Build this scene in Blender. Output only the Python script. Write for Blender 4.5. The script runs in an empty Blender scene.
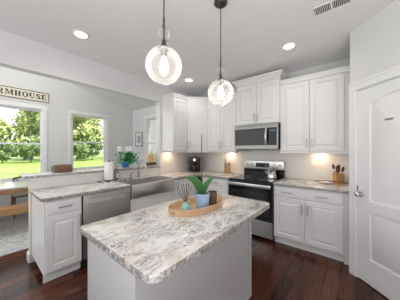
import bpy, bmesh, math, random
from mathutils import Vector, Matrix
random.seed(7)
C = bpy.context.scene.collection
SC = bpy.context.scene
R = math.radians
PI = math.pi

# ------------------------------------------------------------------ camera
cam_d = bpy.data.cameras.new('camera')
cam_d.sensor_width = 36.0
cam_d.lens = 36.0 * 186.0 / 400.0
cam_d.clip_start = 0.02
cam_d.clip_end = 500
cam = bpy.data.objects.new('camera', cam_d)
cam.location = (0, 0, 1.407)
cam.rotation_euler = (R(90), 0, R(39.71))
C.objects.link(cam)
SC.camera = cam

# ------------------------------------------------------------------ world
WORLD_STRENGTH = 1.2
w = bpy.data.worlds.new('sky')
SC.world = w
w.use_nodes = True
nt = w.node_tree
nt.nodes.clear()
o_ = nt.nodes.new('ShaderNodeOutputWorld')
bg = nt.nodes.new('ShaderNodeBackground')
tc = nt.nodes.new('ShaderNodeTexCoord')
sp = nt.nodes.new('ShaderNodeSeparateXYZ')
rp = nt.nodes.new('ShaderNodeValToRGB')
rp.color_ramp.elements[0].position = 0.0
rp.color_ramp.elements[0].color = (0.99, 0.985, 1.0, 1)
rp.color_ramp.elements[1].position = 0.7
rp.color_ramp.elements[1].color = (0.86, 0.93, 1.0, 1)
nt.links.new(tc.outputs['Generated'], sp.inputs[0])
nt.links.new(sp.outputs['Z'], rp.inputs[0])
nt.links.new(rp.outputs[0], bg.inputs[0])
bg.inputs[1].default_value = WORLD_STRENGTH
nt.links.new(bg.outputs[0], o_.inputs[0])

# ------------------------------------------------------------------ sun
sd = bpy.data.lights.new('sun', 'SUN')
sd.energy = 7.0
sd.angle = R(2)
sd.color = (1.0, 0.95, 0.86)
sun = bpy.data.objects.new('sun', sd)
sun.rotation_euler = Vector((-0.62, -0.18, -0.95)).to_track_quat('-Z', 'Y').to_euler()
C.objects.link(sun)

# ------------------------------------------------------------------ added unseen area light behind the camera, aimed up to brighten the ceiling
ad = bpy.data.lights.new('bounce_light', 'AREA')
ad.shape = 'RECTANGLE'; ad.size = 2.4; ad.size_y = 2.4
ad.energy = 85.0
ad.color = (1.0, 0.98, 1.0)
al = bpy.data.objects.new('bounce_light', ad)
al.location = (0.95, -1.25, 0.45)
al.rotation_euler = (R(180), 0, 0)
C.objects.link(al)

# ------------------------------------------------------------------ exposure
vs = SC.view_settings
vs.view_transform = 'Standard'
vs.look = 'None'
vs.exposure = 0.62
vs.gamma = 1.0
vs.use_curve_mapping = False
SC.cycles.use_denoising = True
SC.cycles.max_bounces = 10
SC.cycles.diffuse_bounces = 6
SC.cycles.transparent_max_bounces = 16
SC.cycles.caustics_reflective = False
SC.cycles.caustics_refractive = False
SC.cycles.sample_clamp_indirect = 6.0

CAN_POWER = 1.2
DINING_FILL_GLOW = 44.0
PUCK_POWER = 0.7

# ================================================================== materials
def new_mat(name):
    m = bpy.data.materials.new(name)
    m.use_nodes = True
    n = m.node_tree.nodes
    return m, n, m.node_tree.links, n['Principled BSDF']

def ramp(n, stops):
    r = n.new('ShaderNodeValToRGB')
    e = r.color_ramp.elements
    e[0].position, e[0].color = stops[0][0], (*stops[0][1], 1)
    e[1].position, e[1].color = stops[-1][0], (*stops[-1][1], 1)
    for p, c in stops[1:-1]:
        k = e.new(p)
        k.color = (*c, 1)
    return r

def noise(n, l, scale, detail=3, rough=.5, dist=0, stretch=None, rot=None, coord='Object'):
    t = n.new('ShaderNodeTexCoord')
    mp = n.new('ShaderNodeMapping')
    if stretch: mp.inputs['Scale'].default_value = stretch
    if rot: mp.inputs['Rotation'].default_value = rot
    l.new(t.outputs[coord], mp.inputs[0])
    x = n.new('ShaderNodeTexNoise')
    x.inputs['Scale'].default_value = scale
    x.inputs['Detail'].default_value = detail
    x.inputs['Roughness'].default_value = rough
    x.inputs['Distortion'].default_value = dist
    l.new(mp.outputs[0], x.inputs['Vector'])
    return x

def mix(n, l, fac, a, b, mode='MIX'):
    m = n.new('ShaderNodeMix')
    m.data_type = 'RGBA'
    m.blend_type = mode
    for s, v in ((0, fac), (6, a), (7, b)):
        if hasattr(v, 'is_linked') or isinstance(v, bpy.types.NodeSocket):
            l.new(v, m.inputs[s])
        elif s == 0:
            m.inputs[0].default_value = v
        else:
            m.inputs[s].default_value = (*v, 1)
    return m.outputs[2]

def plain(name, col, rough=.5, metal=0., var=.04, scale=6., coat=0., spec=None):
    m, n, l, b = new_mat(name)
    x = noise(n, l, scale)
    lo = tuple(max(0, c * (1 - var)) for c in col)
    hi = tuple(min(1, c * (1 + var)) for c in col)
    r = ramp(n, [(.3, lo), (.7, hi)])
    l.new(x.outputs['Fac'], r.inputs[0])
    l.new(r.outputs[0], b.inputs['Base Color'])
    b.inputs['Roughness'].default_value = rough
    b.inputs['Metallic'].default_value = metal
    b.inputs['Coat Weight'].default_value = coat
    if spec is not None: b.inputs['Specular IOR Level'].default_value = spec
    return m

def emit(name, col, strength):
    m, n, l, b = new_mat(name)
    b.inputs['Base Color'].default_value = (*col, 1)
    b.inputs['Emission Color'].default_value = (*col, 1)
    b.inputs['Emission Strength'].default_value = strength
    return m

def clear_glass(name, tint=(1, 1, 1), gloss=1.0, haze=0.0):
    m, n, l, b = new_mat(name)
    out = n['Material Output']
    n.remove(b)
    tr = n.new('ShaderNodeBsdfTransparent')
    tr.inputs[0].default_value = (*tint, 1)
    gl = n.new('ShaderNodeBsdfGlossy')
    gl.inputs['Roughness'].default_value = 0.02
    fr = n.new('ShaderNodeFresnel')
    fr.inputs[0].default_value = 1.45
    mu = n.new('ShaderNodeMath'); mu.operation = 'MULTIPLY'
    mu.inputs[1].default_value = gloss
    l.new(fr.outputs[0], mu.inputs[0])
    mx = n.new('ShaderNodeMixShader')
    l.new(mu.outputs[0], mx.inputs[0]); l.new(tr.outputs[0], mx.inputs[1]); l.new(gl.outputs[0], mx.inputs[2])
    if haze:
        df = n.new('ShaderNodeBsdfTranslucent')
        df.inputs[0].default_value = (.95, .95, .93, 1)
        lw = n.new('ShaderNodeLayerWeight'); lw.inputs[0].default_value = .5
        m2 = n.new('ShaderNodeMath'); m2.operation = 'MULTIPLY_ADD'
        m2.inputs[1].default_value = haze * 2; m2.inputs[2].default_value = haze
        l.new(lw.outputs['Facing'], m2.inputs[0])
        mz = n.new('ShaderNodeMixShader')
        l.new(m2.outputs[0], mz.inputs[0]); l.new(mx.outputs[0], mz.inputs[1]); l.new(df.outputs[0], mz.inputs[2])
        l.new(mz.outputs[0], out.inputs[0])
    else:
        l.new(mx.outputs[0], out.inputs[0])
    return m

def wood(name, c0, c1, rough=.45, stretch=(3, 30, 30), scale=1.2, coat=0):
    m, n, l, b = new_mat(name)
    x = noise(n, l, scale, 5, .6, .6, stretch)
    r = ramp(n, [(.3, c0), (.7, c1)])
    l.new(x.outputs['Fac'], r.inputs[0])
    l.new(r.outputs[0], b.inputs['Base Color'])
    b.inputs['Roughness'].default_value = rough
    b.inputs['Coat Weight'].default_value = coat
    return m

def granite(name):
    m, n, l, b = new_mat(name)
    def layer(scale, det, ro, dist, st, rot, stops):
        x = noise(n, l, scale, det, ro, dist, st, rot)
        r = ramp(n, stops)
        l.new(x.outputs['Fac'], r.inputs[0])
        return r.outputs[0]
    def mul(a, b_, k=None):
        q = n.new('ShaderNodeMath'); q.operation = 'MULTIPLY'
        l.new(a, q.inputs[0])
        if k is None: l.new(b_, q.inputs[1])
        else: q.inputs[1].default_value = k
        return q.outputs[0]
    B, W = (0, 0, 0), (1, 1, 1)
    base = layer(3.2, 6, .65, 1.2, (1.9, .8, 1.0), (0, 0, R(20)), [(.28, (.50, .48, .47)), (.40, (.78, .76, .73)), (.52, (.86, .845, .82)), (.66, (.82, .77, .70)), (.80, (.62, .58, .55))])
    # soft grey clouds
    cl = layer(6, 6, .75, 1.0, (2.2, .8, 1), (0, 0, R(24)), [(.52, B), (.66, (.7, .7, .7))])
    c0 = mix(n, l, cl, base, (.47, .45, .45))
    # tan clouds
    tn = layer(5, 5, .7, .8, (1.5, .8, 1), (0, 0, R(20)), [(.50, B), (.68, (.75, .75, .75))])
    c1 = mix(n, l, tn, c0, (.62, .49, .385))
    # dark veins, broken up
    v = layer(4.2, 9, .75, 2.4, (2.4, .9, 1.3), (0, 0, R(22)), [(.41, B), (.475, (.2, .2, .2)), (.5, W), (.525, (.2, .2, .2)), (.61, B)])
    pt = layer(4.5, 4, .6, .5, (1.4, .8, 1), None, [(.42, B), (.56, W)])
    c2 = mix(n, l, mul(v, pt), c1, (.11, .105, .115))
    # speckles, in clusters
    sp_ = layer(62, 4, .65, .3, None, None, [(.53, B), (.62, W)])
    ck = layer(7, 4, .7, .8, (1.8, .8, 1), (0, 0, R(22)), [(.48, (.06, .06, .06)), (.64, (.95, .95, .95))])
    c3 = mix(n, l, mul(sp_, ck), c2, (.15, .13, .13))
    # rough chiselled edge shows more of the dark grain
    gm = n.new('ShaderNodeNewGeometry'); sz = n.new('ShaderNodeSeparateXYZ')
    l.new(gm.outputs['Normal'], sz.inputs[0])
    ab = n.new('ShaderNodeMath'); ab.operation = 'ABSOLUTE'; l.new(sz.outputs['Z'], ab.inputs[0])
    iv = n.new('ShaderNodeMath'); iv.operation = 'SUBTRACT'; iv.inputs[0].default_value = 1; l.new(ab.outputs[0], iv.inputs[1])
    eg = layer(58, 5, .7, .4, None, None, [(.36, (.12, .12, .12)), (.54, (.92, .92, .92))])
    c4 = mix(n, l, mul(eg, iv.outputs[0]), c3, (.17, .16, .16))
    l.new(c4, b.inputs['Base Color'])
    b.inputs['Roughness'].default_value = .22
    b.inputs['Specular IOR Level'].default_value = .45
    return m

def floor_mat(name):
    m, n, l, b = new_mat(name)
    t = n.new('ShaderNodeTexCoord')
    s = n.new('ShaderNodeSeparateXYZ'); c = n.new('ShaderNodeCombineXYZ')
    l.new(t.outputs['Object'], s.inputs[0])
    l.new(s.outputs['Y'], c.inputs['X']); l.new(s.outputs['X'], c.inputs['Y'])
    br = n.new('ShaderNodeTexBrick')
    br.offset = .37; br.offset_frequency = 2
    br.inputs['Scale'].default_value = 1.0
    br.inputs['Brick Width'].default_value = 1.1
    br.inputs['Row Height'].default_value = .125
    br.inputs['Mortar Size'].default_value = .0022
    br.inputs['Mortar Smooth'].default_value = .3
    br.inputs['Color1'].default_value = (.036, .0112, .0065, 1)
    br.inputs['Color2'].default_value = (.118, .040, .022, 1)
    br.inputs['Mortar'].default_value = (.008, .004, .003, 1)
    l.new(c.outputs[0], br.inputs['Vector'])
    g = noise(n, l, 2.2, 6, .65, .9, (14, 1.6, 1))
    rg = ramp(n, [(.28, (.45, .42, .40)), (.72, (1.5, 1.5, 1.5))])
    l.new(g.outputs['Fac'], rg.inputs[0])
    col = mix(n, l, 1.0, br.outputs['Color'], rg.outputs[0], 'MULTIPLY')
    l.new(col, b.inputs['Base Color'])
    b.inputs['Specular IOR Level'].default_value = .32
    rr = ramp(n, [(.3, (.16, .16, .16)), (.7, (.28, .28, .28))])
    l.new(g.outputs['Fac'], rr.inputs[0])
    l.new(rr.outputs[0], b.inputs['Roughness'])
    bp = n.new('ShaderNodeBump'); bp.inputs['Strength'].default_value = .25; bp.inputs['Distance'].default_value = .004
    l.new(br.outputs['Fac'], bp.inputs['Height']); bp.invert = True
    l.new(bp.outputs[0], b.inputs['Normal'])
    return m

def tile_mat(name, axis):
    m, n, l, b = new_mat(name)
    t = n.new('ShaderNodeTexCoord')
    s = n.new('ShaderNodeSeparateXYZ'); c = n.new('ShaderNodeCombineXYZ')
    l.new(t.outputs['Object'], s.inputs[0])
    l.new(s.outputs[axis], c.inputs['X']); l.new(s.outputs['Z'], c.inputs['Y'])
    br = n.new('ShaderNodeTexBrick')
    br.inputs['Scale'].default_value = 1.0
    br.inputs['Brick Width'].default_value = .15
    br.inputs['Row Height'].default_value = .075
    br.inputs['Mortar Size'].default_value = .002
    br.inputs['Color1'].default_value = (.74, .73, .71, 1)
    br.inputs['Color2'].default_value = (.74, .73, .71, 1)
    br.inputs['Mortar'].default_value = (.74, .72, .69, 1)
    l.new(c.outputs[0], br.inputs['Vector'])
    l.new(br.outputs['Color'], b.inputs['Base Color'])
    b.inputs['Roughness'].default_value = .18
    return m

def steel_mat(name, col=(.50, .49, .48), rough=.34, stretch=(1, 1, 60)):
    m, n, l, b = new_mat(name)
    x = noise(n, l, 4, 3, .5, 0, stretch)
    r = ramp(n, [(.3, tuple(c * .95 for c in col)), (.7, col)])
    l.new(x.outputs['Fac'], r.inputs[0]); l.new(r.outputs[0], b.inputs['Base Color'])
    r2 = ramp(n, [(.3, (rough * .85,) * 3), (.7, (rough * 1.15,) * 3)])
    l.new(x.outputs['Fac'], r2.inputs[0]); l.new(r2.outputs[0], b.inputs['Roughness'])
    b.inputs['Metallic'].default_value = 1
    return m

def rug_mat(name):
    m, n, l, b = new_mat(name)
    x = noise(n, l, 16, 5, .7, 1.5)
    r = ramp(n, [(.35, (.30, .33, .37)), (.5, (.55, .56, .56)), (.65, (.72, .71, .68))])
    l.new(x.outputs['Fac'], r.inputs[0]); l.new(r.outputs[0], b.inputs['Base Color'])
    b.inputs['Roughness'].default_value = .95
    return m

def leaf_mat(name, lo, mid, hi, scale=.9):
    m, n, l, b = new_mat(name)
    x = noise(n, l, scale, 4, .7)
    r = ramp(n, [(.32, lo), (.5, mid), (.68, hi)])
    l.new(x.outputs['Fac'], r.inputs[0]); l.new(r.outputs[0], b.inputs['Base Color'])
    b.inputs['Roughness'].default_value = .6
    b.inputs['Subsurface Weight'].default_value = 0
    return m

M = {}
M['wall'] = plain('wall_paint', (.70, .70, .705), .75, var=.012, scale=2)
M['ceil'] = plain('ceiling_paint', (.80, .795, .80), .85, var=.01, scale=2)
M['trim'] = plain('trim_paint', (.82, .82, .825), .35, var=.01)
M['knee'] = plain('knee_wall_paint', (.66, .61, .54), .7, var=.01)
M['cab'] = plain('cabinet_paint', (.78, .775, .775), .32, var=.012, scale=3)
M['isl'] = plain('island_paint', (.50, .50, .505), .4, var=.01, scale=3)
M['granite'] = granite('granite')
M['floor'] = floor_mat('dark_hardwood')
M['tileX'] = tile_mat('tile_range_wall', 'X')
M['tileY'] = tile_mat('tile_sink_wall', 'Y')
M['steel'] = steel_mat('brushed_steel')
M['steel_s'] = steel_mat('sink_steel', (.60, .59, .58), .4)
M['steel_h'] = steel_mat('brushed_steel_horizontal', (.68, .67, .66), .33, (1, 60, 60))
M['steel_d'] = steel_mat('microwave_steel', (.30, .295, .29), .3, (1, 60, 60))
M['faucet'] = plain('faucet_chrome', (.46, .46, .47), .16, 1.0, .01)
M['nickel'] = plain('brushed_nickel', (.50, .49, .47), .3, 1.0)
M['handle_steel'] = plain('polished_handle_steel', (.80, .79, .78), .25, 1.0, .01)
M['chrome'] = plain('chrome', (.70, .70, .71), .08, 1.0, .01)
M['bronze'] = plain('dark_bronze', (.12, .11, .10), .35, .9)
M['black_glass'] = plain('black_glass', (.006, .006, .007), .06, 0, .01, spec=.4)
M['black'] = plain('black_plastic', (.018, .018, .019), .35)
M['mwglass'] = plain('tinted_oven_window', (.016, .016, .017), .10, 0, .01)
M['glass'] = clear_glass('window_glass', (.98, .99, .99), .8)
M['globe'] = clear_glass('pendant_glass', (.985, .985, .985), .6, .085)
M['bulb'] = emit('bulb_glow', (1.0, .93, .84), 22)
M['can'] = emit('can_glow', (1.0, .97, .92), 7)
M['dome'] = emit('fill_glow', (1.0, .97, .93), DINING_FILL_GLOW)  # glow of the lamps added to light the dining room
M['puck'] = emit('puck_glow', (1.0, .80, .55), 6)
M['sky_blue'] = plain('pale_blue_ceramic', (.33, .46, .64), .4, var=.03)
M['teal'] = plain('pale_teal_ceramic', (.30, .52, .46), .4, var=.03)
M['mug'] = plain('brown_stoneware', (.13, .075, .04), .35, var=.2, scale=20)
M['tray'] = wood('tray_wood', (.56, .34, .19), (.72, .49, .31), .5, (6, 6, 40))
M['reed'] = wood('reed_wood', (.10, .05, .03), (.20, .11, .07))
M['soil'] = plain('bark_soil', (.05, .035, .025), .9, var=.4, scale=60)
M['leaf'] = leaf_mat('orchid_leaf', (.016, .075, .012), (.03, .13, .022), (.055, .19, .04), 14)
M['stake'] = plain('orchid_stem', (.06, .05, .04), .6)
M['white'] = plain('white_ceramic', (.82, .81, .79), .25)
M['paper'] = plain('paper_towel', (.84, .83, .81), .9, var=.02, scale=30)
M['crock'] = wood('crock_wood', (.42, .22, .08), (.62, .36, .15), .45, (8, 8, 30))
M['utensil'] = wood('utensil_wood', (.11, .045, .025), (.22, .09, .05), .45)
M['utlight'] = wood('beech_wood', (.45, .27, .13), (.58, .37, .2), .45)
M['table_top'] = wood('table_wood', (.30, .165, .07), (.44, .26, .12), .2, (30, 2, 30), coat=1)
M['sky_sheen'] = wood('sky_sheen_planks', (.66, .67, .70), (.76, .77, .80), .22, (30, 2, 30), coat=.6)  # bluish white sky reflection put into the tabletop's colour
M['bench'] = wood('bench_wood', (.38, .21, .09), (.54, .32, .15), .35, (30, 2, 30), coat=.2)
M['rattan'] = wood('dark_bowl_wood', (.10, .055, .03), (.24, .14, .085), .6, (30, 4, 30))
M['rug'] = rug_mat('rug_weave')
M['cream'] = plain('sign_cream', (.76, .72, .62), .7)
M['ink'] = plain('black_ink', (.012, .012, .012), .7)
M['signframe'] = wood('sign_frame_wood', (.16, .11, .08), (.28, .2, .15))
M['picmat'] = plain('picture_paper', (.8, .8, .79), .6)
M['picart'] = plain('grey_sketch', (.40, .42, .43), .6, var=.4, scale=25)
M['picframe'] = plain('grey_frame', (.22, .22, .22), .5)
M['grass'] = leaf_mat('lawn_grass', (.15, .25, .045), (.21, .32, .06), (.30, .40, .11), .5)
M['tree_l'] = leaf_mat('tree_leaf_light', (.15, .20, .055), (.31, .37, .12), (.50, .53, .26), .55)
M['tree_d'] = leaf_mat('tree_leaf_dark', (.05, .09, .03), (.13, .20, .07), (.30, .36, .15), .7)
M['bark'] = plain('bark', (.09, .065, .045), .9, var=.3)
M['siding'] = plain('pale_siding', (.62, .70, .76), .6)
M['roof'] = plain('roof_shingle', (.13, .13, .14), .9, var=.2)
M['petal_w'] = plain('white_petal', (.85, .84, .85), .6)
M['petal_p'] = plain('peach_petal', (.85, .58, .36), .6, var=.15, scale=30)
M['petal_b'] = plain('blue_ceramic', (.03, .16, .40), .25)
M['foliage'] = leaf_mat('foliage', (.02, .16, .045), (.05, .30, .10), (.16, .42, .20), 12)
M['vent_dark'] = plain('vent_shadow', (.05, .05, .05), .9)
M['clear'] = clear_glass('clear_bottle', (.90, .93, .90), 1.0)

def mat_check():
    m, n, l, b = new_mat('black_white_mat')
    t = n.new('ShaderNodeTexCoord')
    ck = n.new('ShaderNodeTexVoronoi'); ck.inputs['Scale'].default_value = 11
    ck.inputs['Randomness'].default_value = .25
    l.new(t.outputs['Object'], ck.inputs['Vector'])
    r = ramp(n, [(.34, (.80, .79, .77)), (.40, (.012, .012, .013))])
    l.new(ck.outputs['Distance'], r.inputs[0])
    l.new(r.outputs[0], b.inputs['Base Color'])
    b.inputs['Roughness'].default_value = .9
    return m
M['mat'] = mat_check()

# ================================================================== mesh helpers
class MB:
    def __init__(s): s.bm = bmesh.new()
    def box(s, x0, x1, y0, y1, z0, z1, bev=0, seg=1):
        r = bmesh.ops.create_cube(s.bm, size=1)
        for v in r['verts']:
            v.co = Vector((x0 + (v.co.x + .5) * (x1 - x0), y0 + (v.co.y + .5) * (y1 - y0), z0 + (v.co.z + .5) * (z1 - z0)))
        if bev:
            ed = list({e for v in r['verts'] for e in v.link_edges})
            bmesh.ops.bevel(s.bm, geom=ed, offset=bev, segments=seg, profile=.5, affect='EDGES')
        return s
    def cyl(s, p0, p1, r0, r1=None, n=16):
        p0, p1 = Vector(p0), Vector(p1)
        if r1 is None: r1 = r0
        d = p1 - p0
        q = Vector((0, 0, 1)).rotation_difference(d.normalized()).to_matrix().to_4x4()
        mt = Matrix.Translation((p0 + p1) / 2) @ q
        bmesh.ops.create_cone(s.bm, cap_ends=True, segments=n, radius1=r0, radius2=r1, depth=d.length, matrix=mt)
        return s
    def tube(s, pts, r, n=8, cap=True):
        pts = [Vector(p) for p in pts]
        rr = r if isinstance(r, (list, tuple)) else [r] * len(pts)
        rings = []
        up = None
        for i, p in enumerate(pts):
            if i == 0: t = pts[1] - p
            elif i == len(pts) - 1: t = p - pts[i - 1]
            else: t = (pts[i + 1] - p).normalized() + (p - pts[i - 1]).normalized()
            t.normalize()
            if up is None:
                up = t.orthogonal().normalized()
            up = (up - t * up.dot(t)).normalized()
            b = t.cross(up)
            rings.append([s.bm.verts.new(p + (up * math.cos(2 * PI * k / n) + b * math.sin(2 * PI * k / n)) * rr[i]) for k in range(n)])
        for a, b in zip(rings, rings[1:]):
            for k in range(n):
                s.bm.faces.new((a[k], a[(k + 1) % n], b[(k + 1) % n], b[k]))
        if cap:
            s.bm.faces.new(rings[0][::-1]); s.bm.faces.new(rings[-1])
        return s
    def lathe(s, prof, c=(0, 0, 0), n=24, sx=1, sy=1):
        c = Vector(c)
        rings = []
        for r, z in prof:
            if r < 1e-6: rings.append([s.bm.verts.new(c + Vector((0, 0, z)))])
            else: rings.append([s.bm.verts.new(c + Vector((r * sx * math.cos(2 * PI * k / n), r * sy * math.sin(2 * PI * k / n), z))) for k in range(n)])
        for a, b in zip(rings, rings[1:]):
            if len(a) == 1 and len(b) == 1: continue
            for k in range(n):
                k2 = (k + 1) % n
                if len(a) == 1: s.bm.faces.new((a[0], b[k2], b[k]))
                elif len(b) == 1: s.bm.faces.new((a[k], a[k2], b[0]))
                else: s.bm.faces.new((a[k], a[k2], b[k2], b[k]))
        return s
    def rings(s, loops, cap0=False, cap1=True):
        vs_ = [[s.bm.verts.new(Vector(p)) for p in lp] for lp in loops]
        n = len(loops[0])
        for a, b in zip(vs_, vs_[1:]):
            for k in range(n):
                s.bm.faces.new((a[k], a[(k + 1) % n], b[(k + 1) % n], b[k]))
        if cap0: s.bm.faces.new(vs_[0][::-1])
        if cap1: s.bm.faces.new(vs_[-1])
        return s
    def prism(s, poly, z0, z1, bev=0, seg=1):
        a = [s.bm.verts.new((x, y, z0)) for x, y in poly]
        b = [s.bm.verts.new((x, y, z1)) for x, y in poly]
        n = len(poly)
        fs = [s.bm.faces.new(a[::-1]), s.bm.faces.new(b)]
        for k in range(n): fs.append(s.bm.faces.new((a[k], a[(k + 1) % n], b[(k + 1) % n], b[k])))
        if bev:
            ed = list({e for f in fs[:2] for e in f.edges})
            bmesh.ops.bevel(s.bm, geom=ed, offset=bev, segments=seg, profile=.5, affect='EDGES')
        return s
    def prism_y(s, poly, y0, y1):          # polygon in x,z pushed along y
        a = [s.bm.verts.new((x, y0, z)) for x, z in poly]
        b = [s.bm.verts.new((x, y1, z)) for x, z in poly]
        n = len(poly)
        s.bm.faces.new(a); s.bm.faces.new(b[::-1])
        for k in range(n): s.bm.faces.new((a[(k + 1) % n], a[k], b[k], b[(k + 1) % n]))
        return s
    def sphere(s, c, r, sub=2, sc=(1, 1, 1)):
        q = bmesh.ops.create_icosphere(s.bm, subdivisions=sub, radius=r)
        for v in q['verts']: v.co = Vector((v.co.x * sc[0], v.co.y * sc[1], v.co.z * sc[2])) + Vector(c)
        return s
    def build(s, name, mat, parent=None, loc=(0, 0, 0), rotz=0, ang=28, xf=None):
        if xf is not None: bmesh.ops.transform(s.bm, matrix=xf, verts=s.bm.verts)
        bmesh.ops.recalc_face_normals(s.bm, faces=s.bm.faces)
        me = bpy.data.meshes.new(name)
        s.bm.to_mesh(me); s.bm.free()
        for p in me.polygons: p.use_smooth = len(p.vertices) <= 8
        me.set_sharp_from_angle(angle=R(ang))
        me.materials.append(M[mat] if isinstance(mat, str) else mat)
        o = bpy.data.objects.new(name, me)
        C.objects.link(o)
        if parent: o.parent = parent
        o.location = loc
        o.rotation_euler = (0, 0, rotz)
        return o

def thing(name, label, cat, loc=(0, 0, 0), rotz=0, group=None):
    o = bpy.data.objects.new(name, None)
    o.empty_display_size = .1
    C.objects.link(o)
    o.location = loc; o.rotation_euler = (0, 0, rotz)
    o['label'] = label; o['category'] = cat
    if group: o['group'] = group
    return o

def tag(o, label, cat, group=None, kind=None):
    o['label'] = label; o['category'] = cat
    if group: o['group'] = group
    if kind: o['kind'] = kind
    return o

def struct(o, label, cat):
    o['kind'] = 'structure'; o['label'] = label; o['category'] = cat
    return o

def dup(o, parent=None, loc=None, rotz=None, label=None):
    c = o.copy()
    C.objects.link(c)
    if parent: c.parent = parent
    if loc is not None: c.location = loc
    if rotz is not None: c.rotation_euler = (0, 0, rotz)
    if label: c['label'] = label
    for ch in list(o.children): dup(ch, c)
    return c

# ================================================================== room shell
CEIL = 2.77; YB = 3.55; XS = -3.08; XD = -6.05
struct(MB().box(XD, 3.2, -2.6, YB, -.06, 0).build('floor', 'floor'), 'dark brown glossy hardwood plank floor', 'floor')
struct(MB().box(XS, 3.2, -2.6, YB + .12, CEIL, CEIL + .1).build('ceiling', 'ceil'), 'flat light grey kitchen ceiling', 'ceiling')
# range wall and the sink wall stub
struct(MB().box(XS, 3.2, YB, YB + .14, 0, CEIL).build('wall_back', 'wall'), 'light grey kitchen wall behind the range', 'wall')
struct(MB().box(XS - .13, XS, 2.42, YB, 0, CEIL).build('wall_left', 'wall'), 'short light grey wall behind the corner cabinets', 'wall')
struct(MB().box(3.2, 3.34, -2.6, YB, 0, CEIL).build('wall_side_block', 'wall'), 'unseen light grey wall added to cut light from the right', 'wall')  # out-of-view wall added to keep side light off the room
struct(MB().box(XS, 3.2, -2.74, -2.6, 0, 1.0).build('wall_low_block', 'wall'), 'unseen low wall added behind the camera to cut low light', 'wall')  # out-of-view half wall added to keep low sky light off the island
# header beam over the bar
struct(MB().box(XS - .13, XS, -2.6, 2.42, 2.395, CEIL).box(XS - .13, XS, -2.6, YB, CEIL, 5.0).build('trim_1', 'wall'), 'painted header beam above the breakfast bar opening', 'beam')
# knee wall
struct(MB().box(-3.22, -3.10, .43, 2.42, 0, 1.055).build('wall_peninsula', 'knee'), 'low beige knee wall under the raised bar', 'wall')
struct(MB().box(-3.235, -3.10, .414, .43, 0, .11, .004).box(-3.236, -3.22, .414, 2.42, 0, .11, .004).build('baseboard_left', 'trim'), 'white baseboard at the end of the knee wall', 'baseboard')

def wall_with_holes(axis, fixed0, fixed1, a0, a1, z1, holes, name, mat, label):
    m = MB()
    cuts = sorted(holes)
    def bx(u0, u1, z0, zz):
        if axis == 'y': m.box(fixed0, fixed1, u0, u1, z0, zz)
        else: m.box(u0, u1, fixed0, fixed1, z0, zz)
    cur = a0
    for (h0, h1, zb, zt) in cuts:
        bx(cur, h0, 0, z1)
        bx(h0, h1, 0, zb); bx(h0, h1, zt, z1)
        cur = h1
    bx(cur, a1, 0, z1)
    return struct(m.build(name, mat), label, 'wall')

WZ0, WZ1 = .872, 2.42
wall_with_holes('y', XD - .16, XD, -2.6, YB, 5.0, [(-.98, 1.09, .73, WZ1), (1.69, 2.63, WZ0, WZ1)], 'wall_far', 'wall', 'light grey dining room wall with two windows')
wall_with_holes('x', YB, YB + .16, XD - .16, XS, 3.2, [(-5.24, -4.4, WZ0, WZ1)], 'wall_dining', 'wall', 'light grey dining room side wall')
# sloping dining ceiling
m = MB()
def slope_z(y): return 2.79 + .25 * (YB - y)
y0_, y1_ = -2.6, YB + .2
m.prism_y([(0, 0), (1, 0), (1, 1), (0, 1)], 0, 1)
m.bm.clear()
pts = [(XD - .2, y0_), (XS - .12, y0_), (XS - .12, y1_), (XD - .2, y1_)]
m.rings([[(x, y, slope_z(y)) for x, y in pts], [(x, y, slope_z(y) + .1) for x, y in pts]], True, True)
struct(m.build('ceiling_dining', 'ceil'), 'white sloping dining room ceiling', 'ceiling')

# ------------------------------------------------------------------ windows
def window(name, label, wdt, z0, z1, mull, loc, rotz):
    # local: x along the wall, y=0 room face of the wall, +y outwards
    t = bpy.data.objects.new(name, None); C.objects.link(t)
    t.location = loc; t.rotation_euler = (0, 0, rotz)
    struct(t, label, 'window')
    cs = .072
    c = MB()
    c.box(-cs, 0, -.022, 0, z0 - .02, z1, .004).box(wdt, wdt + cs, -.022, 0, z0 - .02, z1, .004)
    c.box(-cs - .015, wdt + cs + .015, -.03, 0, z1, z1 + .09, .004)
    c.build('window_casing', 'trim', t)
    s_ = MB(); s_.box(-cs - .02, wdt + cs + .02, -.05, .02, z0 - .045, z0 - .02, .004).box(-cs, wdt + cs, -.02, 0, z0 - .13, z0 - .045, .003)
    s_.build('window_sill', 'trim', t)
    j = MB()
    j.box(0, .02, 0, .16, z0 - .02, z1).box(wdt - .02, wdt, 0, .16, z0 - .02, z1).box(.02, wdt - .02, 0, .16, z1 - .02, z1).box(.02, wdt - .02, .02, .16, z0 - .02, z0)
    j.build('window_frame', 'trim', t)
    bays = [(.02, wdt - .02)] if not mull else [(.02, wdt / 2 - .04), (wdt / 2 + .04, wdt - .02)]
    if mull:
        MB().box(wdt / 2 - .04, wdt / 2 + .04, 0, .12, z0, z1 - .02, .003).build('mullion', 'trim', t)
    zm = (z0 + z1) / 2 - .02
    for (a, b) in bays:
        for (q0, q1, yy) in ((z0, zm + .025, .015), (zm - .015, z1 - .02, .048)):
            f = MB(); k = .036
            f.box(a, a + k, yy, yy + .03, q0, q1, .003).box(b - k, b, yy, yy + .03, q0, q1, .003)
            f.box(a + k, b - k, yy, yy + .03, q0, q0 + k, .003).box(a + k, b - k, yy, yy + .03, q1 - k, q1, .003)
            sash = f.build('sash', 'trim', t)
            MB().box(a + k, b - k, yy + .012, yy + .016, q0 + k, q1 - k).build('pane', 'glass', sash)
    return t
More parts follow.
